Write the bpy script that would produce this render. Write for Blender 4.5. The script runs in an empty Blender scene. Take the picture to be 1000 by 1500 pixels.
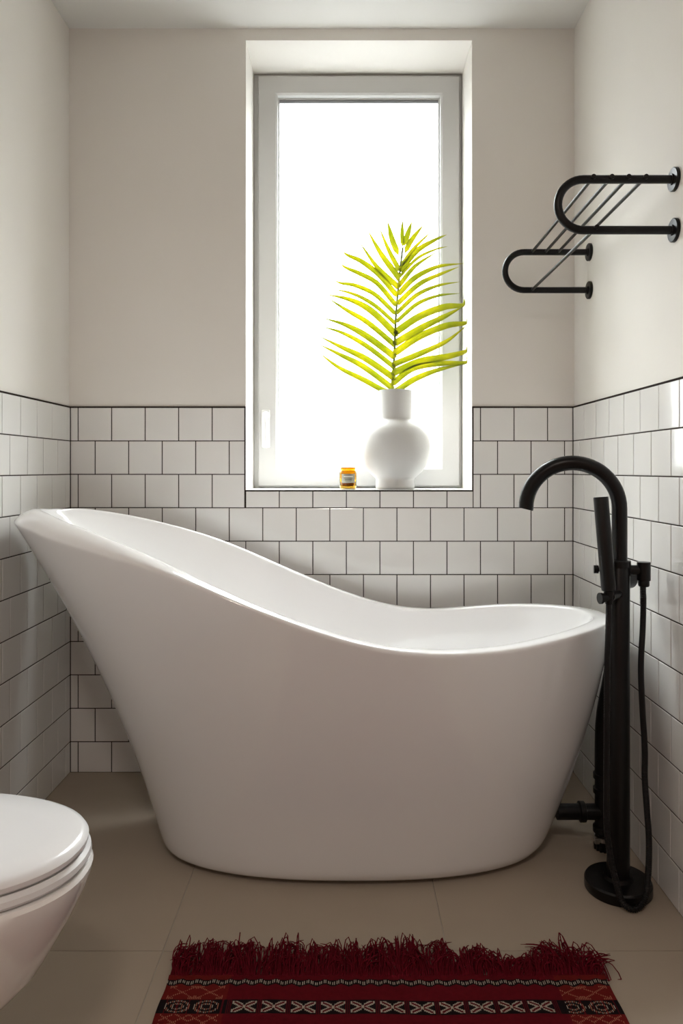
import bpy, bmesh, math, random
from mathutils import Vector, Matrix, noise
PI = math.pi
S = bpy.context.scene
C = S.collection

# ---------------------------------------------------------------- camera, world, exposure
H = 0.962            # eye height
FPX = 1080.0         # focal length in pixels of the 1000 x 1500 frame
cam = bpy.data.cameras.new('camera')
cam.sensor_fit = 'AUTO'; cam.sensor_width = 36
cam.lens = FPX / 1500 * 36
cam.shift_x = -5 / 1500; cam.shift_y = -63 / 1500
cam.clip_start = 0.02
camo = bpy.data.objects.new('camera', cam); C.objects.link(camo)
camo.location = (0, 0, H); camo.rotation_euler = (PI / 2, 0, 0)
S.camera = camo

# overcast sky: bright overhead, paler at the horizon, dull ground below
w = bpy.data.worlds.new('world'); S.world = w; w.use_nodes = True
wn = w.node_tree; bg = wn.nodes['Background']
SKY = 2.3
wtc = wn.nodes.new('ShaderNodeTexCoord'); wsx = wn.nodes.new('ShaderNodeSeparateXYZ'); wcr = wn.nodes.new('ShaderNodeMapRange')
wramp = wn.nodes.new('ShaderNodeValToRGB')
wcr.inputs['From Min'].default_value = -1; wcr.inputs['From Max'].default_value = 1
els = wramp.color_ramp.elements
els[0].position = 0.0; els[0].color = (0.004, 0.004, 0.004, 1)
els[1].position = 1.0; els[1].color = (1.0, 1.0, 1.0, 1)
for p_, c_ in ((0.47, 0.006), (0.50, 0.022), (0.56, 0.042), (0.62, 0.09), (0.70, 0.225), (0.85, 0.59)):
    e_ = els.new(p_); e_.color = (c_ * 0.985, c_ * 0.995, c_, 1)
wn.links.new(wtc.outputs['Generated'], wsx.inputs[0]); wn.links.new(wsx.outputs['Z'], wcr.inputs['Value'])
wn.links.new(wcr.outputs['Result'], wramp.inputs['Fac']); wn.links.new(wramp.outputs['Color'], bg.inputs['Color'])
bg.inputs['Strength'].default_value = 34.0 * SKY
S.view_settings.view_transform = 'Standard'; S.view_settings.look = 'None'
S.view_settings.gamma = 1; S.view_settings.exposure = 0.06
S.view_settings.use_curve_mapping = False
# further down: fill lamp added behind the camera to brighten tub front and walls
# portal: tells the sampler that daylight enters through the window opening
da = bpy.data.lights.new('window_daylight', 'AREA'); da.shape = 'RECTANGLE'; da.size = 0.60; da.size_y = 1.32
da.cycles.is_portal = True
do = bpy.data.objects.new('window_daylight', da); C.objects.link(do)
do.location = (0.0485, 2.585, 1.6075); do.rotation_euler = (-PI / 2, 0, 0)
FILL_POWER = 13.0  # strength of the added fill light
la = bpy.data.lights.new('fill_lamp_light', 'AREA'); la.shape = 'DISK'; la.size = 0.3
la.energy = FILL_POWER; la.color = (1.0, 0.88, 0.80)
lo = bpy.data.objects.new('fill_lamp_light', la); C.objects.link(lo)
lo.location = (-0.05, -0.55, 2.318)

# ---------------------------------------------------------------- room dimensions
XL, XR = -0.876, 0.729
YB, YF = 2.343, -1.35
ZC = 2.361
TOP = 1.157          # top of the tiling
P = 0.1063           # tile pitch across
PZ = 0.106           # tile pitch upwards
WX0, WX1, WZ0, WZ1 = -0.3145, 0.4035, 0.895, 2.324   # window recess
YW = 2.545           # face of the window frame
PR = 0.006           # tiling stands this proud of the plaster

# ---------------------------------------------------------------- materials
def mat(name, col, rough=0.5, metal=0.0, coat=0.0, spec=0.5, bump=None, var=None, trans=0.0, ior=1.45):
    m = bpy.data.materials.new(name); m.use_nodes = True
    nt = m.node_tree; b = nt.nodes['Principled BSDF']
    b.inputs['Base Color'].default_value = (*col, 1)
    b.inputs['Roughness'].default_value = rough
    b.inputs['Metallic'].default_value = metal
    b.inputs['Coat Weight'].default_value = coat
    b.inputs['Coat Roughness'].default_value = 0.04
    b.inputs['Specular IOR Level'].default_value = spec
    b.inputs['Transmission Weight'].default_value = trans
    b.inputs['IOR'].default_value = ior
    if bump or var:
        tc = nt.nodes.new('ShaderNodeTexCoord')
    if bump:
        n = nt.nodes.new('ShaderNodeTexNoise'); n.inputs['Scale'].default_value = bump[0]
        n.inputs['Detail'].default_value = 4
        bp = nt.nodes.new('ShaderNodeBump'); bp.inputs['Strength'].default_value = bump[1]
        bp.inputs['Distance'].default_value = bump[2]
        nt.links.new(tc.outputs['Object'], n.inputs['Vector'])
        nt.links.new(n.outputs['Fac'], bp.inputs['Height'])
        nt.links.new(bp.outputs['Normal'], b.inputs['Normal'])
    if var:
        n = nt.nodes.new('ShaderNodeTexNoise'); n.inputs['Scale'].default_value = var[0]
        n.inputs['Detail'].default_value = 5
        r = nt.nodes.new('ShaderNodeMapRange')
        r.inputs['To Min'].default_value = 1 - var[1]; r.inputs['To Max'].default_value = 1 + var[1]
        mx = nt.nodes.new('ShaderNodeVectorMath'); mx.operation = 'SCALE'
        mx.inputs[0].default_value = col
        nt.links.new(tc.outputs['Object'], n.inputs['Vector'])
        nt.links.new(n.outputs['Fac'], r.inputs['Value'])
        nt.links.new(r.outputs['Result'], mx.inputs['Scale'])
        nt.links.new(mx.outputs['Vector'], b.inputs['Base Color'])
    return m

M = {}
M['plaster'] = mat('plaster', (0.865, 0.835, 0.785), 0.85, spec=0.2, bump=(60, 0.08, 0.002), var=(3, 0.02))
M['rear'] = mat('terracotta_bounce_plaster', (0.52, 0.33, 0.27), 0.85, spec=0.2, bump=(60, 0.08, 0.002), var=(3, 0.03))  # unseen rear wall, terracotta added to throw pink light on the tub
M['ceiling'] = mat('ceiling_paint', (0.80, 0.785, 0.75), 0.9, spec=0.2, bump=(50, 0.05, 0.002))
M['tile'] = mat('glazed_tile', (0.84, 0.83, 0.805), 0.10, coat=0.5, bump=(14, 0.10, 0.004), var=(9, 0.03))
M['grout'] = mat('dark_grout', (0.035, 0.026, 0.022), 0.9, spec=0.1, bump=(200, 0.3, 0.002))
M['floor'] = mat('floor_tile', (0.40, 0.335, 0.265), 0.75, spec=0.2, bump=(120, 0.06, 0.001), var=(7, 0.05))
M['floor_grout'] = mat('floor_grout', (0.40, 0.36, 0.31), 0.9, spec=0.1, var=(30, 0.2))
M['upvc'] = mat('window_plastic', (0.58, 0.575, 0.56), 0.35, bump=(20, 0.02, 0.001))
M['handle'] = mat('handle_white', (0.74, 0.74, 0.73), 0.25, var=(20, 0.01))
M['lintel_shade'] = mat('grey_lintel_shade', (0.22, 0.22, 0.23), 0.7, var=(20, 0.05))
M['acrylic'] = mat('white_acrylic', (0.86, 0.855, 0.85), 0.06, coat=0.8, var=(2, 0.006))
M['ceramic'] = mat('white_ceramic', (0.84, 0.83, 0.81), 0.12, coat=0.6, var=(2, 0.006))
M['seat'] = mat('seat_plastic', (0.74, 0.74, 0.745), 0.22, coat=0.2, var=(2, 0.006))
M['black'] = mat('matt_black_metal', (0.006, 0.0055, 0.0055), 0.30, spec=0.28, bump=(300, 0.05, 0.0005))
M['black_rubber'] = mat('black_rubber', (0.006, 0.0055, 0.006), 0.40, spec=0.3, bump=(200, 0.05, 0.0005))
M['black_plastic'] = mat('black_pipe_plastic', (0.006, 0.006, 0.006), 0.4, spec=0.3, bump=(80, 0.05, 0.0005))
M['chrome'] = mat('clamp_steel', (0.55, 0.55, 0.55), 0.3, metal=1.0, var=(60, 0.1))
M['vase'] = mat('vase_ceramic', (0.63, 0.625, 0.61), 0.75, spec=0.25, bump=(180, 0.15, 0.001))
M['door'] = mat('stained_door_wood', (0.42, 0.25, 0.20), 0.5, bump=(20, 0.1, 0.001), var=(6, 0.12))
M['wax'] = mat('candle_wax', (0.20, 0.11, 0.04), 0.5, var=(20, 0.05))
M['label'] = mat('paper_label', (0.36, 0.35, 0.29), 0.7, var=(40, 0.04))
M['label_ink'] = mat('label_ink', (0.12, 0.13, 0.09), 0.7, var=(40, 0.04))
M['label_white'] = mat('label_white', (0.75, 0.74, 0.68), 0.7, var=(40, 0.04))
M['dish'] = mat('cream_base_glass', (0.80, 0.70, 0.45), 0.3, var=(40, 0.04))
M['stem'] = mat('frond_stem', (0.10, 0.12, 0.03), 0.5, bump=(100, 0.1, 0.001))
for nm, col in (('rug_red', (0.100, 0.0045, 0.009)), ('rug_dark_red', (0.085, 0.006, 0.010)), ('rug_black', (0.010, 0.007, 0.008)),
                ('rug_cream', (0.36, 0.31, 0.25)), ('rug_pink', (0.34, 0.13, 0.08)), ('rug_fringe', (0.125, 0.006, 0.014)),
                ('rug_orange_red', (0.125, 0.010, 0.009))):
    M[nm] = mat(nm, col, 0.95, spec=0.08, bump=(900, 0.5, 0.001), var=(120, 0.22))

def pane_mat():
    m = bpy.data.materials.new('frosted_pane'); m.use_nodes = True
    nt = m.node_tree; nt.nodes.remove(nt.nodes['Principled BSDF']); out = nt.nodes['Material Output']
    tr = nt.nodes.new('ShaderNodeBsdfTransparent'); tr.inputs[0].default_value = (0.92, 0.94, 0.94, 1)
    tl = nt.nodes.new('ShaderNodeBsdfTranslucent'); tl.inputs[0].default_value = (0.85, 0.87, 0.88, 1)
    tc = nt.nodes.new('ShaderNodeTexCoord'); n = nt.nodes.new('ShaderNodeTexNoise'); n.inputs['Scale'].default_value = 400
    mr = nt.nodes.new('ShaderNodeMapRange'); mr.inputs['To Min'].default_value = 0.10; mr.inputs['To Max'].default_value = 0.14
    mx = nt.nodes.new('ShaderNodeMixShader')
    nt.links.new(tc.outputs['Object'], n.inputs['Vector']); nt.links.new(n.outputs['Fac'], mr.inputs['Value'])
    nt.links.new(mr.outputs['Result'], mx.inputs[0])
    nt.links.new(tr.outputs[0], mx.inputs[1]); nt.links.new(tl.outputs[0], mx.inputs[2])
    nt.links.new(mx.outputs[0], out.inputs['Surface'])
    return m
M['pane'] = pane_mat()

def leaf_mat():
    m = bpy.data.materials.new('palm_leaf'); m.use_nodes = True
    nt = m.node_tree; nt.nodes.remove(nt.nodes['Principled BSDF'])
    out = nt.nodes['Material Output']
    d = nt.nodes.new('ShaderNodeBsdfPrincipled'); d.inputs['Base Color'].default_value = (0.09, 0.13, 0.03, 1)
    d.inputs['Roughness'].default_value = 0.45
    t = nt.nodes.new('ShaderNodeBsdfTranslucent')
    tc = nt.nodes.new('ShaderNodeTexCoord'); n = nt.nodes.new('ShaderNodeTexNoise'); n.inputs['Scale'].default_value = 14
    n.inputs['Detail'].default_value = 3
    cr = nt.nodes.new('ShaderNodeValToRGB')
    cr.color_ramp.elements[0].position = 0.35; cr.color_ramp.elements[0].color = (0.41, 0.44, 0.015, 1)
    cr.color_ramp.elements[1].position = 0.65; cr.color_ramp.elements[1].color = (0.64, 0.60, 0.016, 1)
    nt.links.new(tc.outputs['Object'], n.inputs['Vector']); nt.links.new(n.outputs['Fac'], cr.inputs['Fac'])
    nt.links.new(cr.outputs['Color'], t.inputs['Color'])
    mx = nt.nodes.new('ShaderNodeMixShader'); mx.inputs[0].default_value = 0.5
    nt.links.new(d.outputs[0], mx.inputs[1]); nt.links.new(t.outputs[0], mx.inputs[2])
    nt.links.new(mx.outputs[0], out.inputs['Surface'])
    return m
M['leaf'] = leaf_mat()

def amber_mat():
    m = mat('amber_glass', (0.80, 0.46, 0.03), 0.05, trans=1.0, ior=1.25)
    nt = m.node_tree
    tc = nt.nodes.new('ShaderNodeTexCoord'); n = nt.nodes.new('ShaderNodeTexNoise'); n.inputs['Scale'].default_value = 30
    bp = nt.nodes.new('ShaderNodeBump'); bp.inputs['Strength'].default_value = 0.05; bp.inputs['Distance'].default_value = 0.001
    nt.links.new(tc.outputs['Object'], n.inputs['Vector']); nt.links.new(n.outputs['Fac'], bp.inputs['Height'])
    nt.links.new(bp.outputs['Normal'], nt.nodes['Principled BSDF'].inputs['Normal'])
    return m
M['amber'] = amber_mat()

# ---------------------------------------------------------------- helpers
def obj(name, bm, m, parent=None, smooth=True, sub=0, flat_angle=None):
    me = bpy.data.meshes.new(name); bmesh.ops.recalc_face_normals(bm, faces=bm.faces)
    bm.to_mesh(me); bm.free()
    for x in (m if isinstance(m, (list, tuple)) else [m]): me.materials.append(x)
    for p in me.polygons: p.use_smooth = smooth
    if smooth and flat_angle is not None:
        me.set_sharp_from_angle(angle=math.radians(flat_angle))
    o = bpy.data.objects.new(name, me); C.objects.link(o)
    if parent: o.parent = parent
    if sub:
        s = o.modifiers.new('subdivision', 'SUBSURF'); s.levels = s.render_levels = sub
    return o
def thing(name, label, cat, loc=(0, 0, 0), group=None):
    o = bpy.data.objects.new(name, None); C.objects.link(o); o.empty_display_size = 0.05
    o.location = loc; o['label'] = label; o['category'] = cat
    if group: o['group'] = group
    return o
def tag(o, label, cat): o['label'] = label; o['category'] = cat; return o
def struct(o): o['kind'] = 'structure'; return o

def box(bm, x0, x1, y0, y1, z0, z1, bev=0.0, mi=0):
    r = bmesh.ops.create_cube(bm, size=1)
    vs = r['verts']
    for v in vs:
        v.co = Vector(((x0 + x1) / 2 + v.co.x * (x1 - x0), (y0 + y1) / 2 + v.co.y * (y1 - y0), (z0 + z1) / 2 + v.co.z * (z1 - z0)))
    fs = list({f for v in vs for f in v.link_faces})
    for f in fs: f.material_index = mi
    if bev:
        es = list({e for v in vs for e in v.link_edges})
        bmesh.ops.bevel(bm, geom=es, offset=bev, segments=2, affect='EDGES', profile=0.5)
    return vs

def ring_faces(bm, a, b):
    n = len(a)
    for i in range(n):
        bm.faces.new((a[i], a[(i + 1) % n], b[(i + 1) % n], b[i]))

def lathe(bm, prof, cx=0, cy=0, seg=48, axis='Z', cz=0):
    rings = []
    for r, h in prof:
        if r < 1e-6:
            rings.append([bm.verts.new(axp(0, 0, h, cx, cy, cz, axis))])
        else:
            rings.append([bm.verts.new(axp(r * math.cos(2 * PI * k / seg), r * math.sin(2 * PI * k / seg), h, cx, cy, cz, axis)) for k in range(seg)])
    for a, b in zip(rings, rings[1:]):
        if len(a) == 1 and len(b) == 1: continue
        if len(a) == 1:
            for i in range(seg): bm.faces.new((a[0], b[i], b[(i + 1) % seg]))
        elif len(b) == 1:
            for i in range(seg): bm.faces.new((a[i], a[(i + 1) % seg], b[0]))
        else: ring_faces(bm, a, b)
def axp(u, v, h, cx, cy, cz, axis):
    if axis == 'Z': return (cx + u, cy + v, cz + h)
    if axis == 'X': return (cx + h, cy + u, cz + v)
    return (cx + u, cy + h, cz + v)

def tube(bm, pts, r, seg=16, cap=True):
    """sweep a circle along a polyline; r is a number or a list"""
    pts = [Vector(p) for p in pts]; n = len(pts)
    rr = r if isinstance(r, (list, tuple)) else [r] * n
    tang = []
    for i in range(n):
        t = pts[min(i + 1, n - 1)] - pts[max(i - 1, 0)]
        tang.append(t.normalized())
    up = Vector((0, 0, 1)) if abs(tang[0].z) < 0.9 else Vector((0, 1, 0))
    nrm = (up - tang[0] * up.dot(tang[0])).normalized()
    rings = []
    for i in range(n):
        nrm = (nrm - tang[i] * nrm.dot(tang[i])).normalized()
        bn = tang[i].cross(nrm)
        rings.append([bm.verts.new(pts[i] + (nrm * math.cos(2 * PI * k / seg) + bn * math.sin(2 * PI * k / seg)) * rr[i]) for k in range(seg)])
    for a, b in zip(rings, rings[1:]): ring_faces(bm, a, b)
    if cap:
        bm.faces.new(rings[0][::-1]); bm.faces.new(rings[-1])

def spline(pts, n=8):
    pts = [Vector(p) for p in pts]
    q = [pts[0] * 2 - pts[1]] + pts + [pts[-1] * 2 - pts[-2]]
    out = []
    for i in range(1, len(q) - 2):
        for k in range(n):
            t = k / n
            out.append(0.5 * ((2 * q[i]) + (q[i + 1] - q[i - 1]) * t + (2 * q[i - 1] - 5 * q[i] + 4 * q[i + 1] - q[i + 2]) * t * t
                              + (3 * q[i] - 3 * q[i + 1] + q[i + 2] - q[i - 1]) * t ** 3))
    out.append(pts[-1]); return out
def lerp_tab(tab, x):
    if x <= tab[0][0]: return tab[0][1]
    for (a, b), (c, d) in zip(tab, tab[1:]):
        if x <= c: return b + (d - b) * (x - a) / (c - a)
    return tab[-1][1]

# ---------------------------------------------------------------- setting: floor, ceiling, walls
TH = 0.12
bm = bmesh.new(); box(bm, XL - TH, XR + TH, YF - TH, YB + 0.32, -0.1, -0.0015)
floor = struct(obj('floor', bm, M['floor_grout'], smooth=False))
bm = bmesh.new()
xs = [XL, -0.363, 0.204, XR]; ys = [2.343, 1.472, 0.875, 0.278, -0.319, -0.916, YF]
for a, b in zip(xs, xs[1:]):
    for c, d in zip(ys[1:], ys):
        box(bm, a + 0.001, b - 0.001, c + 0.001, d - 0.001, -0.02, 0, 0.0007)
obj('tiling', bm, M['floor'], floor, smooth=False)

bm = bmesh.new(); box(bm, XL - TH, XR + TH, YF - TH, YB + 0.32, ZC, ZC + 0.1)
struct(obj('ceiling', bm, M['ceiling'], smooth=False))

bm = bmesh.new()
YO = YB + 0.32
box(bm, XL - TH, WX0, YB, YO, 0, ZC); box(bm, WX1, XR + TH, YB, YO, 0, ZC)
box(bm, WX0, WX1, YB, YO, 0, WZ0); box(bm, WX0, WX1, YB, YO, WZ1, ZC)
wall_back = struct(obj('wall_back', bm, M['plaster'], smooth=False))
bm = bmesh.new(); box(bm, XL - TH, XL, YF, YB, 0, ZC)
wall_left = struct(obj('wall_left', bm, M['plaster'], smooth=False))
bm = bmesh.new(); box(bm, XR, XR + TH, YF, YB, 0, ZC)
wall_right = struct(obj('wall_right', bm, M['plaster'], smooth=False))
bm = bmesh.new()
DX0, DX1, DZ = -0.40, 0.42, 2.03
box(bm, XL - TH, DX0, YF - TH, YF, 0, ZC); box(bm, DX1, XR + TH, YF - TH, YF, 0, ZC); box(bm, DX0, DX1, YF - TH, YF, DZ, ZC)
struct(obj('wall_front', bm, M['rear'], smooth=False))
bm = bmesh.new()
box(bm, DX0 + 0.004, DX1 - 0.004, YF - 0.06, YF - 0.02, 0.005, DZ - 0.004, 0.002)
for z0, z1 in ((0.15, 0.85), (1.0, 1.9)):
    for x0, x1 in ((DX0 + 0.1, -0.03), (0.05, DX1 - 0.1)):
        box(bm, x0, x1, YF - 0.024, YF - 0.012, z0, z1, 0.004)
door = struct(obj('door_1', bm, M['door'], smooth=False))
bm = bmesh.new(); tube(bm, spline([(DX0 + 0.07, YF - 0.02, 1.0), (DX0 + 0.07, YF + 0.04, 1.0), (DX0 + 0.10, YF + 0.05, 1.0), (DX0 + 0.19, YF + 0.05, 1.0)]), 0.009)
obj('door_handle', bm, M['black'], door)

# tiling: every tile is a shallow pillowed block, slightly out of true
random.seed(4)
def tile_quad(bm, to3, a0, a1, z0, z1):
    if a1 - a0 < 0.006 or z1 - z0 < 0.006: return
    g = 0.0014
    a0 += g; a1 -= g; z0 += g; z1 -= g
    ta, tz = random.gauss(0, 0.0016), random.gauss(0, 0.0016)
    e = 0.0018
    ca, cz = (a0 + a1) / 2, (z0 + z1) / 2
    def lv(ins, d):
        r = []
        for (a, z) in ((a0 + ins, z0 + ins), (a1 - ins, z0 + ins), (a1 - ins, z1 - ins), (a0 + ins, z1 - ins)):
            r.append(bm.verts.new(to3(a, z, d + (ta * (a - ca) + tz * (z - cz)) if d > 0.002 else d)))
        return r
    l0 = lv(0, 0.0005); l1 = lv(0, PR - 0.0010); l2 = lv(e * 0.4, PR - 0.0003); l3 = lv(e, PR)
    for a, b in ((l0, l1), (l1, l2), (l2, l3)): ring_faces(bm, a, b)
    bm.faces.new(l3)
def tile_wall(name, parent, to3, amin, amax, off_odd, off_even, hole=None):
    bm = bmesh.new(); n = 0; k = 0
    z1 = TOP
    while z1 > 0.002:
        z0 = max(TOP - PZ * (k + 1), 0.0)
        off = off_odd if k % 2 == 0 else off_even
        a = off - P * math.ceil((off - amin) / P)
        while a < amax:
            x0, x1 = max(a, amin), min(a + P, amax)
            if hole and z1 > hole[2] and x1 > hole[0] and x0 < hole[1]:
                if z0 < hole[2]: tile_quad(bm, to3, max(x0, hole[0]) , min(x1, hole[1]), z0, hole[2])
                if x0 < hole[0]: tile_quad(bm, to3, x0, hole[0], z0, z1)
                if x1 > hole[1]: tile_quad(bm, to3, hole[1], x1, z0, z1)
            else:
                tile_quad(bm, to3, x0, x1, z0, z1)
            a += P
        z1 = z0; k += 1
    obj(name, bm, M['tile'], parent, smooth=False)
HOLE = (WX0 - 0.003, WX1 + 0.003, WZ0 - 0.003)
tile_wall('tiling', wall_back, lambda a, z, d: (a, YB - d, z), XL + PR, XR - PR, -0.8458, -0.7918, HOLE)
tile_wall('tiling', wall_right, lambda a, z, d: (XR - d, a, z), YF, YB - PR, 2.233 - 2 * P, 2.168 - 2 * P)
tile_wall('tiling', wall_left, lambda a, z, d: (XL + d, a, z), YF, YB - PR, 2.299 - 2 * P, 2.236 - 2 * P)
# grout bed behind the tiles
bm = bmesh.new(); gd = PR - 0.0016
box(bm, XL, WX0 - 0.003, YB - gd, YB, 0, TOP); box(bm, WX1 + 0.003, XR, YB - gd, YB, 0, TOP); box(bm, WX0 - 0.003, WX1 + 0.003, YB - gd, YB, 0, WZ0 - 0.003)
obj('grout', bm, M['grout'], wall_back, smooth=False)
bm = bmesh.new(); box(bm, XR - gd, XR, YF, YB - gd, 0, TOP); obj('grout', bm, M['grout'], wall_right, smooth=False)
bm = bmesh.new(); box(bm, XL, XL + gd, YF, YB - gd, 0, TOP); obj('grout', bm, M['grout'], wall_left, smooth=False)
# dark edging strips along the top of the tiling and round the recess
e = 0.0035
bm = bmesh.new()
box(bm, XL, WX0, YB - PR, YB, TOP, TOP + e); box(bm, WX1, XR, YB - PR, YB, TOP, TOP + e)
box(bm, WX0 - 0.003, WX0, YB - PR, YB, WZ0 - 0.003, TOP); box(bm, WX1, WX1 + 0.003, YB - PR, YB, WZ0 - 0.003, TOP)
box(bm, WX0, WX1, YB - PR, YB, WZ0 - 0.003, WZ0)
struct(obj('trim_1', bm, M['grout'], smooth=False))
bm = bmesh.new(); box(bm, XR - PR, XR, YF, YB - PR, TOP, TOP + e); struct(obj('trim_2', bm, M['grout'], smooth=False))
bm = bmesh.new(); box(bm, XL, XL + PR, YF, YB - PR, TOP, TOP + e); struct(obj('trim_3', bm, M['grout'], smooth=False))

# disc housing made up for the added fill lamp behind the camera
bm = bmesh.new(); lathe(bm, [(0, ZC), (0.17, ZC), (0.175, ZC - 0.012), (0.17, ZC - 0.036), (0.155, ZC - 0.036), (0.153, ZC - 0.03), (0, ZC - 0.03)], -0.05, -0.55)
tag(obj('fill_lamp', bm, M['handle']), 'round white fill lamp added flat on the ceiling behind the viewer', 'lamp')

# ---------------------------------------------------------------- window
def mitred(bm, x0, x1, z0, z1, wd, yf, yb, bev):
    """four mitred bars; yf is the room side"""
    o = [(x0, z0), (x1, z0), (x1, z1), (x0, z1)]; i = [(x0 + wd, z0 + wd), (x1 - wd, z0 + wd), (x1 - wd, z1 - wd), (x0 + wd, z1 - wd)]
    prof = [(0, yb), (0, yf + bev), (bev, yf), (wd - bev * 2.2, yf), (wd, yf + bev * 1.6), (wd, yb)]
    for k in range(4):
        k2 = (k + 1) % 4
        L = []
        for end in (k, k2):
            L.append([])
            for t, y in prof:
                f = t / wd
                L[-1].append(bm.verts.new((o[end][0] + (i[end][0] - o[end][0]) * f, y, o[end][1] + (i[end][1] - o[end][1]) * f)))
        for q in range(len(prof) - 1): bm.faces.new((L[0][q], L[1][q], L[1][q + 1], L[0][q + 1]))
        bm.faces.new(L[0]); bm.faces.new(L[1])
bm = bmesh.new()
mitred(bm, WX0, WX1, WZ0, WZ1, 0.030, YW, YW + 0.07, 0.002)
win = struct(obj('window_1', bm, M['upvc'], smooth=False))
SX0, SX1, SZ0, SZ1 = -0.2975, 0.3945, 0.902, 2.313
bm = bmesh.new()
mitred(bm, SX0, SX1, SZ0, SZ1, 0.066, YW - 0.014, YW + 0.05, 0.003)
sash = obj('window_sash', bm, M['upvc'], win, smooth=False)
GX0, GX1, GZ0, GZ1 = SX0 + 0.066, SX1 - 0.066, SZ0 + 0.066, SZ1 - 0.066
bm = bmesh.new(); mitred(bm, GX0 - 0.001, GX1 + 0.001, GZ0 - 0.001, GZ1 + 0.001, 0.006, YW + 0.010, YW + 0.03, 0.001)
obj('glazing_bead', bm, M['upvc'], sash, smooth=False)
bm = bmesh.new(); box(bm, GX0 + 0.004, GX1 - 0.004, YW + 0.011, YW + 0.022, GZ1 - 0.014, GZ1 - 0.005, 0.003)  # grey strip standing in for the outside lintel's shade on the glass
obj('lintel_shade', bm, M['lintel_shade'], sash, smooth=False)
bm = bmesh.new(); box(bm, GX0, GX1, YW + 0.024, YW + 0.030, GZ0, GZ1)
obj('frosted_pane', bm, M['pane'], sash, smooth=False)
# handle
bm = bmesh.new(); hx = -0.271
lathe(bm, [(0, 0), (0.0135, 0), (0.0135, -0.008), (0.011, -0.011), (0, -0.011)], hx, YW - 0.014, 24, 'Y', 1.147)
hnd = obj('window_handle', bm, M['handle'], sash, flat_angle=40)
bm = bmesh.new(); box(bm, hx - 0.0145, hx + 0.0145, YW - 0.021, YW - 0.014, 1.035, 1.165, 0.003); obj('backplate', bm, M['handle'], hnd, smooth=False)
bm = bmesh.new(); tube(bm, spline([(hx, YW - 0.02, 1.147), (hx, YW - 0.042, 1.149), (hx, YW - 0.050, 1.138), (hx, YW - 0.052, 1.10), (hx, YW - 0.052, 1.045), (hx, YW - 0.051, 1.034)], 6), 0.0085, 14)
obj('lever', bm, M['handle'], hnd)
# recess lining: smooth white painted board under and round the opening
bm = bmesh.new(); box(bm, WX0, WX1, YB - PR, YW, WZ0 - 0.0005, WZ0 + 0.0012); struct(obj('trim_4', bm, M['handle'], smooth=False))

# ---------------------------------------------------------------- bathtub
FZ = [(-0.835, .842), (-0.82, .834), (-0.759, .826), (-0.684, .803), (-0.608, .787), (-0.533, .769), (-0.457, .751), (-0.381, .727), (-0.305, .699), (-0.230, .668),
      (-0.155, .639), (-0.079, .611), (0.0, .586), (0.072, .568), (0.147, .557), (0.223, .552), (0.30, .552), (0.374, .556), (0.45, .564), (0.525, .573), (0.601, .582), (0.661, .586), (0.677, .586)]
BZ = [(-0.835, .842), (-0.82, .857), (-0.759, .856), (-0.684, .843), (-0.608, .827), (-0.533, .806), (-0.457, .783), (-0.381, .756), (-0.305, .724), (-0.230, .689),
      (-0.155, .656), (-0.079, .623), (0.0, .592), (0.072, .569), (0.147, .551), (0.223, .543), (0.30, .547), (0.374, .557), (0.45, .567), (0.525, .575), (0.601, .580), (0.661, .583), (0.677, .586)]
def smooth_tab(tab, x):
    return sum(lerp_tab(tab, x + d) * wgt for d, wgt in ((-0.05, .15), (-0.025, .2), (0, .3), (0.025, .2), (0.05, .15)))
NT = 144
RX, RA, RY, RB = -0.079, 0.756, 1.91, 0.33
BX, BA, BY, BB = 0.018, 0.481, 1.92, 0.232
def sup(th, cx, a, cy, b, n):
    c, s = math.cos(th), math.sin(th)
    return (cx + a * math.copysign(abs(c) ** (2 / n), c), cy + b * math.copysign(abs(s) ** (2 / n), s))
def headw(x):
    t = min(1, max(0, (-0.22 - x) / 0.45)); return t * t * (3 - 2 * t)
rim = []
for k in range(NT):
    th = 2 * PI * k / NT
    x, y = sup(th, RX, RA, RY, RB, 2.3)
    fz, bz = smooth_tab(FZ, x), smooth_tab(BZ, x) - 0.008 - 0.030 * headw(x)
    wgt = 0.5 + 0.5 * (y - RY) / RB
    wgt = wgt * wgt * (3 - 2 * wgt)
    rim.append(Vector((x, y, fz + (bz - fz) * wgt)))
def plan_normal(k):
    t = rim[(k + 1) % NT] - rim[k - 1]; n = Vector((t.y, -t.x, 0)); return -n.normalized()
bm = bmesh.new(); loops = []
def add(fn): loops.append([bm.verts.new(fn(k)) for k in range(NT)])
def cc(k):
    c = math.cos(2 * PI * k / NT); return 0.475 * c + 0.06 * (1 - c * c)
def outer(t, inset=0.0, z=None):
    def f(k):
        th = 2 * PI * k / NT
        bx, by = sup(th, BX, BA, BY, BB, 2.4)
        r = rim[k]; g = t + cc(k) * t * (1 - t)
        x = bx + (r.x - bx) * g; y = by + (r.y - by) * g
        n = plan_normal(k)
        return Vector((x, y, r.z * t if z is None else z)) + n * inset
    return f
add(outer(0, 0.060, 0.0)); add(outer(0, 0.058, 0.008)); add(outer(0, 0.030, 0.0085)); add(outer(0.004, 0.012, 0.011)); add(outer(0.012, 0.004, 0.018)); add(outer(0.03, 0.0008, 0.028))
for t in [i / 16 for i in range(1, 16)] + [0.965, 0.985]: add(outer(t))
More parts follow.
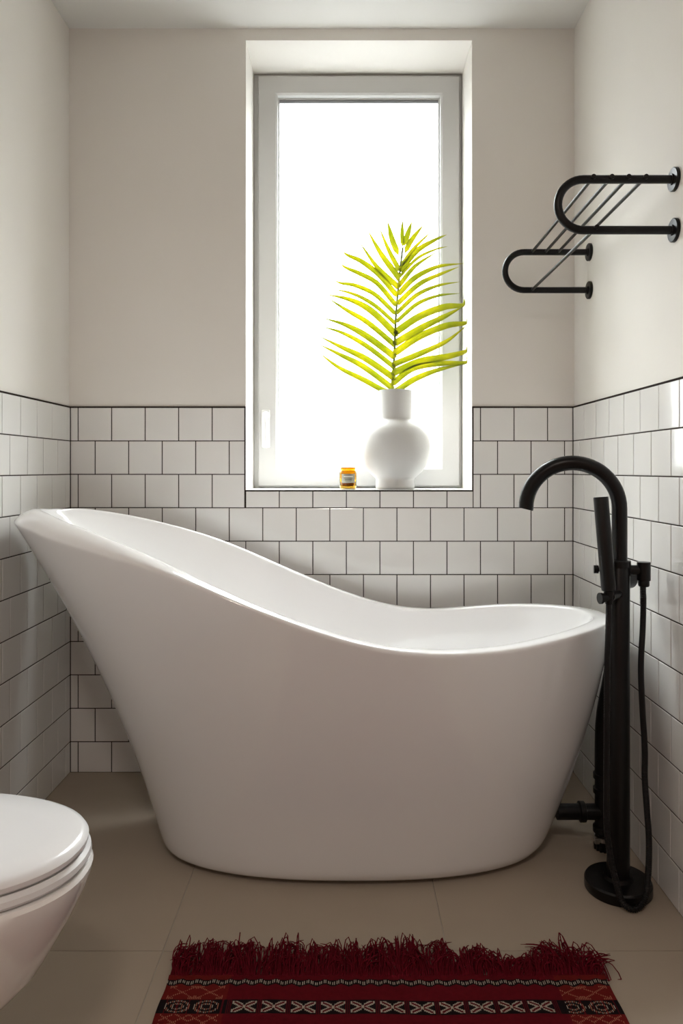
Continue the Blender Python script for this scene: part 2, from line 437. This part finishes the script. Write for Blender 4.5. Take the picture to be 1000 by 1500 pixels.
def lip(ins, dz, fr):
    def f(k):
        n = plan_normal(k); c = abs(math.cos(2 * PI * k / NT)); wd = 0.034 + 0.008 * c ** 3
        hw = headw(rim[k].x); wd += 0.010 * hw
        q = min(1, (ins + wd * fr) / wd); q = q * (2 - q)
        return rim[k] + n * (ins + wd * fr) + Vector((0, 0, dz * (1 - 0.3 * hw) - 0.001 * fr + 0.030 * hw * q))
    return f
add(lip(0.0, 0.0, 0)); add(lip(0.0006, 0.0035, 0)); add(lip(0.0025, 0.0065, 0)); add(lip(0.006, 0.0082, 0)); add(lip(0.011, 0.0092, 0.1)); add(lip(0.008, 0.0105, .6)); add(lip(0.005, 0.0100, .95)); add(lip(0.007, 0.0070, 1.0)); add(lip(0.009, -0.001, 1.0))
IX, IA, IY, IB, IZ = 0.04, 0.44, 1.92, 0.175, 0.14
def inner(t, sc=1.0, z=None):
    def f(k):
        th = 2 * PI * k / NT
        bx, by = sup(th, IX, IA * sc, IY, IB * sc, 2.4)
        r = lip(0.010, -0.012, 1.0)(k); g = t + cc(k) * 0.8 * t * (1 - t)
        return Vector((bx + (r.x - bx) * g, by + (r.y - by) * g, IZ + (r.z - IZ) * t if z is None else z))
    return f
for t in (1.0, .93, .85, .75, .65, .55, .45, .35, .25, .17, .10): add(inner(t))
add(inner(.05, 0.985, IZ + 0.018)); add(inner(0, 0.96, IZ + 0.006)); add(inner(0, 0.88, IZ)); add(inner(0, 0.6, IZ - 0.003)); add(inner(0, 0.3, IZ - 0.005)); add(inner(0, 0.1, IZ - 0.006))
for a, b in zip(loops, loops[1:]): ring_faces(bm, a, b)
bm.faces.new(loops[0]); bm.faces.new(loops[-1])
tub = thing('bathtub', 'glossy white freestanding slipper bathtub with a high sloping left end', 'bathtub', (BX, BY, 0))
def local(o, root):   # keep world placement when the root has a location
    if o.parent is root: o.matrix_parent_inverse = Matrix.Translation(-Vector(root.location))
    return o
local(obj('tub_shell', bm, M['acrylic'], tub, sub=1), tub)
bm = bmesh.new(); lathe(bm, [(0, IZ - 0.004), (0.032, IZ - 0.004), (0.034, IZ - 0.001), (0.030, IZ + 0.003), (0, IZ + 0.005)], 0.20, 1.92, 32)
local(obj('drain', bm, M['black'], tub), tub)

# ---------------------------------------------------------------- toilet
TY = 1.03; TB = -0.625
toi = thing('toilet', 'white wall-hung toilet with closed rounded lid by the left wall', 'toilet', (-0.6, TY, 0))
def dloop(bm, tip, b, z, back=XL + 0.006, n=40, nx=2.2, ctr=None):
    pts = []
    cx = tip - 0.28 if ctr is None else ctr
    cx = max(cx, back + 0.02)
    a = tip - cx
    for k in range(n + 1):
        th = -PI / 2 + PI * k / n
        c, s = math.cos(th), math.sin(th)
        pts.append((cx + a * abs(c) ** (2 / nx), TY + b * math.copysign(abs(s) ** (2 / nx), s)))
    pts.append((back + (cx - back) * .5, TY + b * 0.99)); pts.append((back, TY + b * 0.9)); pts.append((back, TY - b * 0.9)); pts.append((back + (cx - back) * .5, TY - b * 0.99))
    return [bm.verts.new((x, y, z)) for x, y in pts]
def dstack(name, lv, m, back=XL + 0.006):
    bm = bmesh.new(); L = [dloop(bm, t, b, z, back) for t, b, z in lv]
    for a, c in zip(L, L[1:]): ring_faces(bm, a, c)
    bm.faces.new(L[0]); bm.faces.new(L[-1])
    return local(obj(name, bm, m, toi, flat_angle=35), toi)
dstack('bowl', [(-0.7130, .080, .085), (-0.6530, .090, .11), (-0.5730, .102, .15), (-0.4980, .110, .195), (-0.4530, .118, .235), (-0.4280, .126, .262), (-0.4050, .138, .30), (-0.3820, .150, .34), (-0.3670, .159, .372), (-0.3605, .164, .39), (-0.3590, .165, .40), (-0.3620, .163, .4055), (-0.3690, .157, .407)], M['ceramic'])
bt = XL + 0.10
dstack('seat_ring', [(-0.3710, .156, .4085), (-0.3650, .160, .409), (-0.3610, .164, .414), (-0.3620, .163, .421), (-0.3680, .158, .4255)], M['seat'], bt)
dstack('lid', [(-0.3750, .152, .427), (-0.3690, .157, .4275), (-0.3655, .160, .431), (-0.3650, .1605, .437), (-0.3690, .157, .443), (-0.3770, .150, .4465), (-0.4130, .115, .4475), (-0.5130, .04, .448)], M['seat'], bt)
for s in (-1, 1):
    bm = bmesh.new(); tube(bm, [(XL + 0.095, TY + s * 0.075 - 0.02, 0.424), (XL + 0.095, TY + s * 0.075 + 0.02, 0.424)], 0.012)
    local(obj('hinge', bm, M['chrome'], toi, flat_angle=40), toi)

# ---------------------------------------------------------------- freestanding bath tap
TX, TYY = 0.625, 1.687
tap = thing('bath_tap', 'matt black floor-standing bath tap with curved spout right of the tub', 'tap', (TX, TYY, 0))
bm = bmesh.new(); lathe(bm, [(0, 0), (0.072, 0), (0.074, 0.003), (0.074, 0.022), (0.071, 0.026), (0.034, 0.028), (0.031, 0.036), (0.0, 0.036)], TX, TYY, 64)
local(obj('base_plate', bm, M['black'], tap, flat_angle=35), tap)
bm = bmesh.new(); lathe(bm, [(0, 0.03), (0.0255, 0.03), (0.0255, 0.742), (0.0235, 0.745), (0, 0.745)], TX, TYY, 40)
col = local(obj('column', bm, M['black'], tap, flat_angle=35), tap)
bm = bmesh.new(); R = 0.104; zc = 0.872
a0 = math.radians(10)
ux, uy = -math.cos(a0), math.sin(a0)
pts = [(TX + 0.003, TYY, 0.74), (TX + 0.003, TYY, 0.80)] + [(TX + 0.003 + ux * (R - R * math.cos(t)), TYY + uy * (R - R * math.cos(t)), zc + R * math.sin(t)) for t in [math.radians(d) for d in range(0, 180, 6)]]
tl = math.radians(180)
pts.append((TX + 0.003 + ux * 2 * R, TYY + uy * 2 * R, zc)); pts.append((TX + 0.003 + ux * (2 * R + 0.001), TYY + uy * 2 * R, zc - 0.004))
tube(bm, pts, 0.0172, 28)
sp = local(obj('spout', bm, M['black'], tap, flat_angle=35), tap)
bm = bmesh.new(); lathe(bm, [(0.0172, 0.738), (0.0275, 0.738), (0.0275, 0.752), (0.026, 0.754), (0.0172, 0.754)], TX, TYY, 40)
local(obj('collar', bm, M['black'], tap, flat_angle=35), tap)
# mixer handle: disc knob at the back and small lever knob at the left
bm = bmesh.new(); tube(bm, [(TX + 0.008, TYY + 0.02, 0.705), (TX + 0.010, TYY + 0.055, 0.705)], 0.013, 24)
tube(bm, [(TX + 0.012, TYY + 0.045, 0.702), (TX + 0.052, TYY + 0.070, 0.702)], 0.024, 32)
local(obj('mixer_knob', bm, M['black'], tap, flat_angle=35), tap)
bm = bmesh.new(); tube(bm, [(TX - 0.02, TYY + 0.005, 0.731), (TX - 0.046, TYY + 0.01, 0.731)], 0.0055, 16); tube(bm, [(TX - 0.042, TYY + 0.01, 0.731), (TX - 0.052, TYY + 0.012, 0.731)], 0.0095, 20)
local(obj('diverter_knob', bm, M['black'], tap, flat_angle=35), tap)
# hose outlet arm on the right
bm = bmesh.new(); tube(bm, [(TX + 0.02, TYY, 0.731), (TX + 0.048, TYY - 0.004, 0.731)], 0.0118, 24)
lathe(bm, [(0, 0.708), (0.0145, 0.708), (0.015, 0.710), (0.015, 0.748), (0.0145, 0.750), (0, 0.750)], TX + 0.056, TYY - 0.006, 28)
lathe(bm, [(0, 0.694), (0.0105, 0.694), (0.0125, 0.697), (0.0125, 0.706), (0.0105, 0.709), (0, 0.709)], TX + 0.056, TYY - 0.006, 28)
local(obj('hose_outlet', bm, M['black'], tap, flat_angle=35), tap)
# holder
HY = 1.632
def at(px, py, Y): return Vector(((px - 505) / FPX * Y, Y, H - (py - 687) / FPX * Y))
bm = bmesh.new()
tube(bm, [at(905, 870, TYY - 0.018), at(893, 874, HY)], 0.0105, 20)
ba = at(882, 876, HY)
tube(bm, [ba + Vector((0.012, 0.0, 0.002)), ba + Vector((-0.004, -0.004, 0))], 0.010, 20)
tube(bm, [ba + Vector((-0.003, -0.004, 0)), ba + Vector((-0.008, -0.005, 0))], 0.0125, 20)
local(obj('holder', bm, M['black'], tap, flat_angle=35), tap)
hand_top = at(879.5, 728, HY + 0.012); hand_bot = at(891.5, 866, HY)
bm = bmesh.new(); dv = (hand_top - hand_bot)
tube(bm, [hand_bot, hand_bot + dv * 0.01, hand_bot + dv * 0.05, hand_bot + dv * 0.99, hand_top], [0.0125, 0.0155, 0.0163, 0.0163, 0.0155], 28)
hs = local(obj('hand_shower', bm, M['black'], tap, flat_angle=40), tap)
bm = bmesh.new()
dn = dv.normalized(); side = Vector((0.93, 0.25, 0)).normalized(); side = (side - dn * side.dot(dn)).normalized()
for k in range(11):
    p = hand_top - dv * (0.05 + 0.034 * k) + side * 0.0158
    tube(bm, [p, p + side * 0.0024], 0.0021, 8)
local(obj('nozzles', bm, M['black_rubber'], hs), tap)
# hose
hp = [(941.5, 853, 1.678), (941.5, 866, 1.675), (942, 880, 1.672), (941, 920, 1.665), (938.4, 978, 1.655), (940.5, 1037, 1.65), (944, 1096, 1.645), (944, 1140, 1.64), (947, 1184, 1.63), (950, 1228, 1.62), (949.5, 1272, 1.61),
      (946, 1311, 1.60), (937, 1328, 1.597), (924, 1331.5, 1.597), (911, 1321, 1.60), (903, 1295, 1.60), (894, 1257, 1.605), (888.5, 1213, 1.61), (888, 1154, 1.615), (888.5, 1067, 1.62), (889, 978, 1.625), (891, 910, 1.63), (891.5, 864, 1.632)]
hpts = spline([at(*q) for q in hp], 60)
rr = []; acc = 0; zs = hpts[0]
for i, p in enumerate(hpts):
    if i: acc += (p - hpts[i - 1]).length
    rr.append(0.0066 + 0.0006 * math.sin(acc / 0.0038 * 2 * PI))
bm = bmesh.new(); tube(bm, hpts, rr, 12)
local(obj('hose', bm, M['black_rubber'], tap), tap)
bm = bmesh.new(); tube(bm, [hand_bot + dn * 0.003, hand_bot - Vector((0, 0, 0.012)), hand_bot - Vector((0, 0, 0.028))], [0.0115, 0.0105, 0.008], 20)
local(obj('hose_nut', bm, M['black'], hs, flat_angle=35), tap)

# ---------------------------------------------------------------- waste pipe
PX, PY = 0.656, 1.868
wp = thing('waste_pipe', 'black plastic waste pipe rising from the floor behind the bath tap', 'pipe', (PX, PY, 0))
bm = bmesh.new(); tube(bm, spline([(PX, PY, 0.05), (PX, PY, 0.15), (PX, PY, 0.27), (PX + 0.004, PY, 0.34), (PX + 0.022, PY + 0.005, 0.43), (PX + 0.036, PY + 0.01, 0.505), (PX + 0.038, PY + 0.012, 0.52)], 6), 0.0225, 28)
local(obj('riser', bm, M['black_plastic'], wp, flat_angle=40), wp)
for z in (0.148, 0.185):
    bm = bmesh.new(); lathe(bm, [(0.02, z - 0.008), (0.0265, z - 0.006), (0.0265, z + 0.006), (0.02, z + 0.008)], PX, PY, 28)
    local(obj('collar', bm, M['black_plastic'], wp, flat_angle=40), wp)
bm = bmesh.new(); lathe(bm, [(0.0225, 0.040), (0.027, 0.044), (0.027, 0.058), (0.0225, 0.062)], PX, PY, 28)
local(obj('collar', bm, M['black_plastic'], wp, flat_angle=40), wp)
bm = bmesh.new(); zb = 0.094
tube(bm, [(0.536, PY, zb), (PX, PY, zb)], 0.0195, 28)
br = local(obj('branch_pipe', bm, M['black_plastic'], wp, flat_angle=40), wp)
bm = bmesh.new(); tube(bm, [(0.592, PY, zb), (0.594, PY, zb), (0.606, PY, zb), (0.608, PY, zb)], [0.021, 0.0255, 0.0255, 0.021], 28)
local(obj('collar', bm, M['black_plastic'], br, flat_angle=40), wp)
bm = bmesh.new(); lathe(bm, [(0.0, 0), (0.021, 0.0), (0.021, 0.045), (0, 0.045)], PX, PY, 28)
for k in range(14):
    a = 2 * PI * k / 14; box(bm, PX + 0.022 * math.cos(a) - 0.003, PX + 0.022 * math.cos(a) + 0.003, PY + 0.022 * math.sin(a) - 0.003, PY + 0.022 * math.sin(a) + 0.003, 0, 0.012 + 0.006 * (k % 3), 0.001)
local(obj('floor_socket', bm, M['black_plastic'], wp, flat_angle=40), wp)
bm = bmesh.new(); lathe(bm, [(0.0215, 0.024), (0.0245, 0.024), (0.0245, 0.034), (0.0215, 0.034)], PX, PY, 28)
box(bm, PX - 0.030, PX - 0.018, PY - 0.022, PY - 0.016, 0.022, 0.036, 0.001)
local(obj('clamp', bm, M['chrome'], wp, flat_angle=40), wp)

# ---------------------------------------------------------------- towel rack
rack = thing('towel_rack', 'black wall-mounted towel rack of two looped brackets joined by rods', 'towel rack', (XR, 1.9, 1.55))
def bracket(Y, zu, zl, xtip):
    rb = (zu - zl) / 2; zc_ = (zu + zl) / 2; xc = xtip + rb
    pts = [(XR - 0.004, Y, zu), (XR - 0.05, Y, zu)] + [(xc + 0.02, Y, zu)]
    for d in range(0, 181, 9):
        a = math.radians(90 + d); pts.append((xc + rb * math.cos(a), Y, zc_ + rb * math.sin(a)))
    pts += [(xc + 0.02, Y, zl), (XR - 0.05, Y, zl), (XR - 0.004, Y, zl)]
    bm = bmesh.new(); tube(bm, pts, 0.0092, 20)
    b = local(obj('bracket', bm, M['black'], rack, flat_angle=40), rack)
    for z in (zu, zl):
        bm = bmesh.new(); lathe(bm, [(0, 0), (0.026, 0), (0.026, -0.006), (0.0245, -0.0075), (0.012, -0.008), (0.0115, -0.011), (0, -0.011)], XR, Y, 36, 'X', z)
        local(obj('wall_flange', bm, M['black'], b, flat_angle=30), rack)
YN, YFR = 1.627, 2.193
bracket(YN, 1.601, 1.489, 0.470); bracket(YFR, 1.607, 1.494, 0.476)
for x0, x1, z0, z1 in ((0.545, 0.556, 1.603, 1.607), (0.585, 0.596, 1.603, 1.607), (0.622, 0.634, 1.603, 1.607), (0.660, 0.672, 1.603, 1.607), (0.5515, 0.5555, 1.492, 1.494)):
    bm = bmesh.new(); tube(bm, [(x0, YN - 0.008, z0), (x1, YFR + 0.008, z1)], 0.0042, 14)
    r = local(obj('rod', bm, M['black'], rack, flat_angle=40), rack)
    bm = bmesh.new(); tube(bm, [(x0, YN - 0.006, z0), (x0, YN - 0.0128, z0), (x0, YN - 0.0135, z0)], [0.0055, 0.0055, 0.004], 14)
    local(obj('bolt_head', bm, M['black'], r, flat_angle=40), rack)

# ---------------------------------------------------------------- vase on the sill
VX, VY, VZ = (578.5 - 505) / FPX * 2.447, 2.447, WZ0 + 0.0012
prof = [(0, 0), (0.060, 0), (0.0635, 0.003), (0.0640, 0.010), (0.0635, 0.030), (0.0650, 0.036), (0.074, 0.044), (0.090, 0.058), (0.104, 0.078), (0.1125, 0.100), (0.1165, 0.125), (0.1155, 0.150),
        (0.111, 0.175), (0.102, 0.196), (0.089, 0.211), (0.074, 0.2205), (0.0600, 0.226), (0.0565, 0.231), (0.0560, 0.260), (0.0560, 0.322), (0.0545, 0.326), (0.052, 0.326), (0.0505, 0.322), (0.050, 0.25), (0.050, 0.232), (0.09, 0.20), (0.105, 0.13), (0.07, 0.04), (0, 0.03)]
bm = bmesh.new(); lathe(bm, prof, 0, 0, 72)
vase = obj('vase', bm, M['vase'], flat_angle=60); vase.location = (VX, VY, VZ)
tag(vase, 'matt white round-bellied vase with a tall cylindrical neck on the window sill', 'vase')

# ---------------------------------------------------------------- palm frond
def fr(cx, cy, Y=2.447):
    p = at(440 + cx / 3.571, 310 + cy / 3.571, Y)
    return p
frond = thing('palm_frond', 'single yellow-green palm frond standing in the white vase', 'plant', (VX, VY, VZ + 0.06))
stem_px = [(478, 935), (484, 840), (490, 750), (494, 650), (498, 560), (505, 460), (514, 370), (522, 290), (530, 225), (535, 188)]
sp_pts = [Vector((VX + 0.0, VY + 0.02, VZ + 0.055)), Vector((VX - 0.008, VY, VZ + 0.20))] + [fr(*q) for q in stem_px]
bm = bmesh.new(); spp = spline(sp_pts, 5); n_ = len(spp)
tube(bm, spp, [0.0044 - 0.0014 * i / n_ for i in range(n_)], 8)
local(obj('stem', bm, M['stem'], frond), frond)
LEAF = [
 ([(518, 240), (480, 150), (455, 50)], 24), ([(507, 290), (460, 200), (408, 75)], 20), ([(508, 340), (420, 220), (347, 90)], 25), ([(502, 388), (400, 290), (305, 155)], 23),
 ([(495, 430), (408, 330), (320, 262), (250, 230), (218, 207)], 22), ([(490, 480), (400, 375), (310, 325), (240, 295), (205, 270)], 20), ([(485, 525), (390, 435), (290, 388), (215, 375), (175, 360)], 18),
 ([(487, 578), (400, 500), (320, 450), (240, 420), (178, 408)], 16), ([(490, 635), (370, 520), (260, 462), (135, 433)], 27), ([(482, 690), (350, 580), (240, 515), (143, 452)], 22),
 ([(480, 752), (350, 655), (240, 595), (118, 556)], 27), ([(478, 805), (340, 700), (220, 635), (108, 600)], 20), ([(475, 862), (340, 770), (220, 712), (93, 650)], 26), ([(468, 915), (330, 812), (210, 750), (92, 692)], 24),
 ([(440, 938), (330, 880), (200, 815), (92, 735)], 22),
 ([(535, 192), (531, 120), (534, 42)], 17), ([(538, 188), (560, 120), (583, 50)], 22), ([(540, 228), (580, 150), (645, 67)], 21), ([(540, 264), (600, 185), (700, 90)], 16), ([(530, 300), (610, 205), (700, 150), (765, 120)], 22),
 ([(528, 330), (610, 245), (700, 200), (768, 182)], 12), ([(525, 375), (600, 285), (722, 205)], 19), ([(522, 422), (600, 345), (720, 288), (853, 271)], 22), ([(518, 472), (620, 380), (730, 328), (830, 288)], 20), ([(512, 522), (610, 435), (720, 387), (833, 367)], 17),
 ([(513, 566), (610, 483), (720, 440), (833, 427)], 16), ([(505, 627), (620, 550), (750, 500), (845, 490), (857, 455)], 29), ([(505, 683), (630, 610), (760, 545), (857, 492)], 28), ([(500, 735), (620, 655), (760, 598), (862, 583), (875, 560)], 28),
 ([(498, 795), (620, 745), (760, 680), (868, 596)], 24), ([(492, 842), (620, 785), (760, 760), (862, 732), (868, 705)], 28), ([(488, 895), (590, 820), (730, 795), (862, 790), (873, 758)], 24), ([(500, 938), (600, 875), (730, 825), (866, 795)], 24)]
random.seed(9)
for pp, wd in LEAF:
    cyb = min(pp[0][1] + 14, 935)
    cxb = lerp_tab([(b, a) for a, b in stem_px][::-1], cyb)
    if pp[0][1] > 250: pp = [(cxb, cyb)] + pp
    n0 = len(pp); dy = random.uniform(-0.012, 0.012)
    P3 = []
    for i, q in enumerate(pp):
        f = i / (n0 - 1); Y = 2.447 - 0.030 * f + dy * f
        v = fr(q[0], q[1], Y); v.x = min(v.x, 0.3985); P3.append(v)
    L = spline(P3, 7); n = len(L); hw = wd / 3.571 / FPX * 2.447 / 2 * 1.25
    bm = bmesh.new(); rows = []
    for i, p in enumerate(L):
        t = i / (n - 1)
        ww = hw * (min(1, 0.45 + t * 3.0)) * (1 - max(0, (t - 0.45) / 0.55) ** 1.7) + 0.0003
        ww = max(ww * min(1, 0.10 + 0.90 * max(0, t - 0.06) / 0.13), 0.0009 * (1 - t) + 0.0003)
        tg = (L[min(i + 1, n - 1)] - L[max(i - 1, 0)]).normalized()
        sd = tg.cross(Vector((0, 1, 0))).normalized()
        row = []
        for u, d in ((-1, 0.30), (-0.5, 0.13), (0, 0), (0.5, 0.13), (1, 0.30)):
            row.append(Vector(p) + sd * u * ww + Vector((0, -1, 0)) * d * ww)
        row2 = [r + Vector((0, 0.00035, 0)) for r in row][::-1]
        rows.append([bm.verts.new((min(r.x, 0.401), r.y, r.z)) for r in row + row2])
    for a, b in zip(rows, rows[1:]): ring_faces(bm, a, b)
    bm.faces.new(rows[0]); bm.faces.new(rows[-1])
    local(obj('leaflet', bm, M['leaf'], frond, flat_angle=60), frond)

# ---------------------------------------------------------------- candle jar
CY_ = 2.400; CX_ = (509.5 - 505) / FPX * CY_; CZ_ = WZ0 + 0.0012
jar = thing('candle_jar', 'small amber glass candle jar with a printed label on the window sill', 'candle', (CX_, CY_, CZ_))
bm = bmesh.new(); r = 0.0275
lathe(bm, [(0, 0.004), (r - 0.003, 0.004), (r, 0.008), (r, 0.053), (r - 0.002, 0.058), (r - 0.005, 0.061), (r - 0.0045, 0.063), (r - 0.003, 0.064), (r - 0.0045, 0.0655), (r - 0.003, 0.067), (r - 0.0035, 0.071), (r - 0.0055, 0.072), (r - 0.007, 0.071), (r - 0.007, 0.062), (r - 0.0028, 0.054), (r - 0.0028, 0.011), (0, 0.010)], 0, 0, 48)
obj('glass_jar', bm, M['amber'], jar)
bm = bmesh.new(); lathe(bm, [(0, 0.0), (r - 0.002, 0.0), (r - 0.001, 0.002), (r - 0.002, 0.0038), (0, 0.0038)], 0, 0, 40); obj('jar_base', bm, M['dish'], jar)
bm = bmesh.new(); lathe(bm, [(0, 0.0105), (r - 0.0032, 0.0112), (r - 0.0032, 0.024), (0, 0.024)], 0, 0, 40); obj('wax', bm, M['wax'], jar)
def band(a0, a1, z0, z1, rad, m, par, nm):
    bm = bmesh.new(); A = []; B = []
    for k in range(13):
        a = math.radians(a0 + (a1 - a0) * k / 12)
        for rr_, lst in ((rad, A), (rad + 0.0002, B)):
            lst.append((bm.verts.new((rr_ * math.sin(a), -rr_ * math.cos(a), z0)), bm.verts.new((rr_ * math.sin(a), -rr_ * math.cos(a), z1))))
    for k in range(12):
        bm.faces.new((B[k][0], B[k + 1][0], B[k + 1][1], B[k][1])); bm.faces.new((A[k][0], A[k][1], A[k + 1][1], A[k + 1][0]))
        bm.faces.new((A[k][1], B[k][1], B[k + 1][1], A[k + 1][1])); bm.faces.new((A[k][0], A[k + 1][0], B[k + 1][0], B[k][0]))
    return obj(nm, bm, m, par)
lab = band(-48, 52, 0.021, 0.050, r + 0.0002, M['label'], jar, 'label')
band(-30, 34, 0.040, 0.0435, r + 0.0005, M['label_white'], lab, 'label_print')
band(-26, 30, 0.0355, 0.0365, r + 0.0005, M['label_ink'], lab, 'label_print')
band(-22, 26, 0.029, 0.0320, r + 0.0005, M['label_ink'], lab, 'label_print')
band(-18, 22, 0.0245, 0.0255, r + 0.0005, M['label_ink'], lab, 'label_print')

# ---------------------------------------------------------------- rug
GXL, GXR, GY = -0.332, 0.490, 1.393
rug = thing('rug', 'red woven kilim rug with cream cross motifs and a long fringe on the floor', 'rug', (0.08, 0.85, 0))
CW = 0.0016
def rugcol(x, v):
    """0 red, 1 dark red, 2 black, 3 cream, 4 pink, 5 orange red"""
    wob = 0.0022 * noise.noise(Vector((x * 9, 0, 3)))
    u = x - GXL; ur = GXR - x
    pl = u < 0.118; prr = ur < 0.098
    side = pl or prr
    c = 0.0205 + wob + 0.0030 * math.sin(2 * PI * x / 0.030 + 2.5 * noise.noise(Vector((x * 6, 1, 0))))
    if abs(v - c) < 0.0042 and (x / 0.0040) % 1 < 0.48: return 3
    if abs(v - c - 0.001) < 0.0072 or (0.015 < v < 0.026 and abs(v - c) < 0.0085): return 2
    k = v % 0.30 if v > 0.14 else v
    b0, b1 = 0.066, 0.101
    if side:
        xx = (u - 0.008) if pl else (ur - 0.008)
        p = ((xx / 0.052) % 1) * 2 - 1
        dash = (x / 0.0032) % 1 < 0.6
        if 0.0 < xx < 0.104 and 0.031 < k < 0.064:
            q = (k - 0.0475) / 0.0165
            if (abs(abs(p) - abs(q)) < 0.10 or (abs(abs(q) - 0.92) < 0.10 and abs(p) > 0.45) or (abs(p) > 0.86 and abs(q) > .55)) and dash: return 4
        if b0 < k < b1:
            q = (k - 0.0835) / 0.0165
            if 0.0 < xx < 0.104 and (abs(math.hypot(p, q) - 0.80) < 0.10 or (abs(math.hypot(p, q) - 0.38) < 0.09)) and dash: return 3 if (int(x / 0.0032) % 2) else 4
            return 2 if (x / 0.02) % 1 > 0.14 else 1
        if 0.0 < xx < 0.104 and 0.103 < k < 0.140:
            q = (k - 0.1215) / 0.0180
            if (abs(abs(p) - abs(q)) < 0.10 or abs(abs(p) + abs(q) - 1.15) < .09) and dash: return 4
        return 5
    if b0 < k < b1:
        s = 0.0528; i = (x + 0.1795) / s + 0.5; p = ((i % 1) * 2 - 1) / 0.80; q = (k - 0.0835) / 0.0135
        if abs(p) <= 1 and abs(q) <= 1.02 and -0.206 < x < 0.376:
            d = abs(abs(p) * 0.95 - abs(q))
            if abs(p) > 0.86 and d < 0.36: return 3
            if 0.17 < d < 0.42 and abs(p) > 0.12: return 3
            if d < 0.17 and abs(p) > 0.1: return 1
            if abs(p) < .2 and d < .22: return 3
        return 1 if abs(((i % 1) * 2 - 1)) > 0.84 and (x / 0.0032) % 1 < .5 else 2
    return 0
bm = bmesh.new()
nx = int(round((GXR - GXL) / CW)); vs = [i * 0.0018 for i in range(0, 84)]
v = vs[-1]
while v < 1.15: v += 0.012; vs.append(v)
grid = []
for v in vs:
    row = []
    for i in range(nx + 1):
        x = GXL + (GXR - GXL) * i / nx
        wv = 0.0018 * noise.noise(Vector((x * 7, v * 5, 0))) 
        z = 0.0065 + 0.0018 * noise.noise(Vector((x * 5, v * 6, 7)))
        ed = 0.004 * noise.noise(Vector((v * 14, 5 if i < nx / 2 else 9, 0))) * (abs(i / nx - .5) * 2) ** 4
        row.append(bm.verts.new((x + ed, GY - v + wv + 0.002 * noise.noise(Vector((x * 10, 0, 0))), z)))
    grid.append(row)
for j in range(len(vs) - 1):
    for i in range(nx):
        f = bm.faces.new((grid[j][i], grid[j][i + 1], grid[j + 1][i + 1], grid[j + 1][i]))
        f.material_index = rugcol(GXL + (GXR - GXL) * (i + .5) / nx, (vs[j] + vs[j + 1]) / 2)
# skirt and underside give the rug its thickness
bd = [grid[0][i] for i in range(nx + 1)] + [grid[j][nx] for j in range(1, len(vs))] + [grid[-1][i] for i in range(nx - 1, -1, -1)] + [grid[j][0] for j in range(len(vs) - 2, 0, -1)]
lo_ = [bm.verts.new((q.co.x, q.co.y, 0.0008)) for q in bd]
ring_faces(bm, bd, lo_); bm.faces.new(lo_)
local(obj('weave', bm, [M['rug_red'], M['rug_dark_red'], M['rug_black'], M['rug_cream'], M['rug_pink'], M['rug_orange_red']], rug, smooth=True), rug)
# fringe
ENV = [(-0.34, .075), (-0.30, .092), (-0.20, .088), (-0.15, .075), (-0.12, .095), (-0.08, .085), (-0.06, .06), (-0.035, .085), (0.02, .078), (0.055, .095), (0.10, .094), (0.14, .092), (0.17, .094), (0.20, .088), (0.212, .035), (0.225, .06),
       (0.245, .078), (0.275, .070), (0.305, .030), (0.32, .030), (0.35, .045), (0.385, .055), (0.405, .080), (0.42, .095), (0.44, .075), (0.47, .055), (0.485, .035)]
random.seed(21)
bm = bmesh.new()
def strand(x, L, lean, lift, curl, loop):
    pts = []; n = 9
    for k in range(n):
        t = k / (n - 1)
        if loop:
            a = t * PI * 1.25
            yy = GY - 0.002 + L * math.sin(min(a, PI * 1.1)) * (1 if a < PI else 0.6); xx = x + lean * 0.5 * (1 - math.cos(a)) ; zz = 0.004 + lift * math.sin(min(a, PI)) 
        else:
            yy = GY - 0.002 + L * t; xx = x + lean * t * t + curl * math.sin(t * 5 + x * 90); zz = 0.004 + lift * math.sin(t * PI * 0.85)
        pts.append((xx + 0.0012 * noise.noise(Vector((x * 300, t * 4, 1))), yy + 0.002 * noise.noise(Vector((x * 300, t * 4, 5))), max(0.0018, zz)))
    tube(bm, pts, [0.0011] * (n - 1) + [0.0005], 4, cap=False)
for i in range(1250):
    x = random.uniform(GXL + 0.002, GXR - 0.002)
    e_ = lerp_tab(ENV, x)
    tuft = noise.noise(Vector((x * 38, 2, 2)))
    L = 1.06 * e_ * random.choice((1.0, .95, .85, .7, .5, .35)) * random.uniform(.85, 1.0)
    lean = tuft * 0.07 + random.gauss(0, 0.014)
    if abs(x - GXL) < 0.015: lean = abs(lean) * 0.3
    strand(x, L, lean, random.uniform(0.003, 0.026), random.uniform(0, .007), random.random() < 0.34)
for x, L, ln in ((0.105, .118, .002), (0.41, .102, -.012), (0.44, .095, 0.05), (0.475, .045, .04), (0.48, .04, .045), (0.20, .10, .004), (0.205, .05, .03)):
    strand(x, L, ln, 0.008, 0.001, False)
o = local(obj('fringe', bm, M['rug_fringe'], rug), rug); o['kind'] = 'stuff'
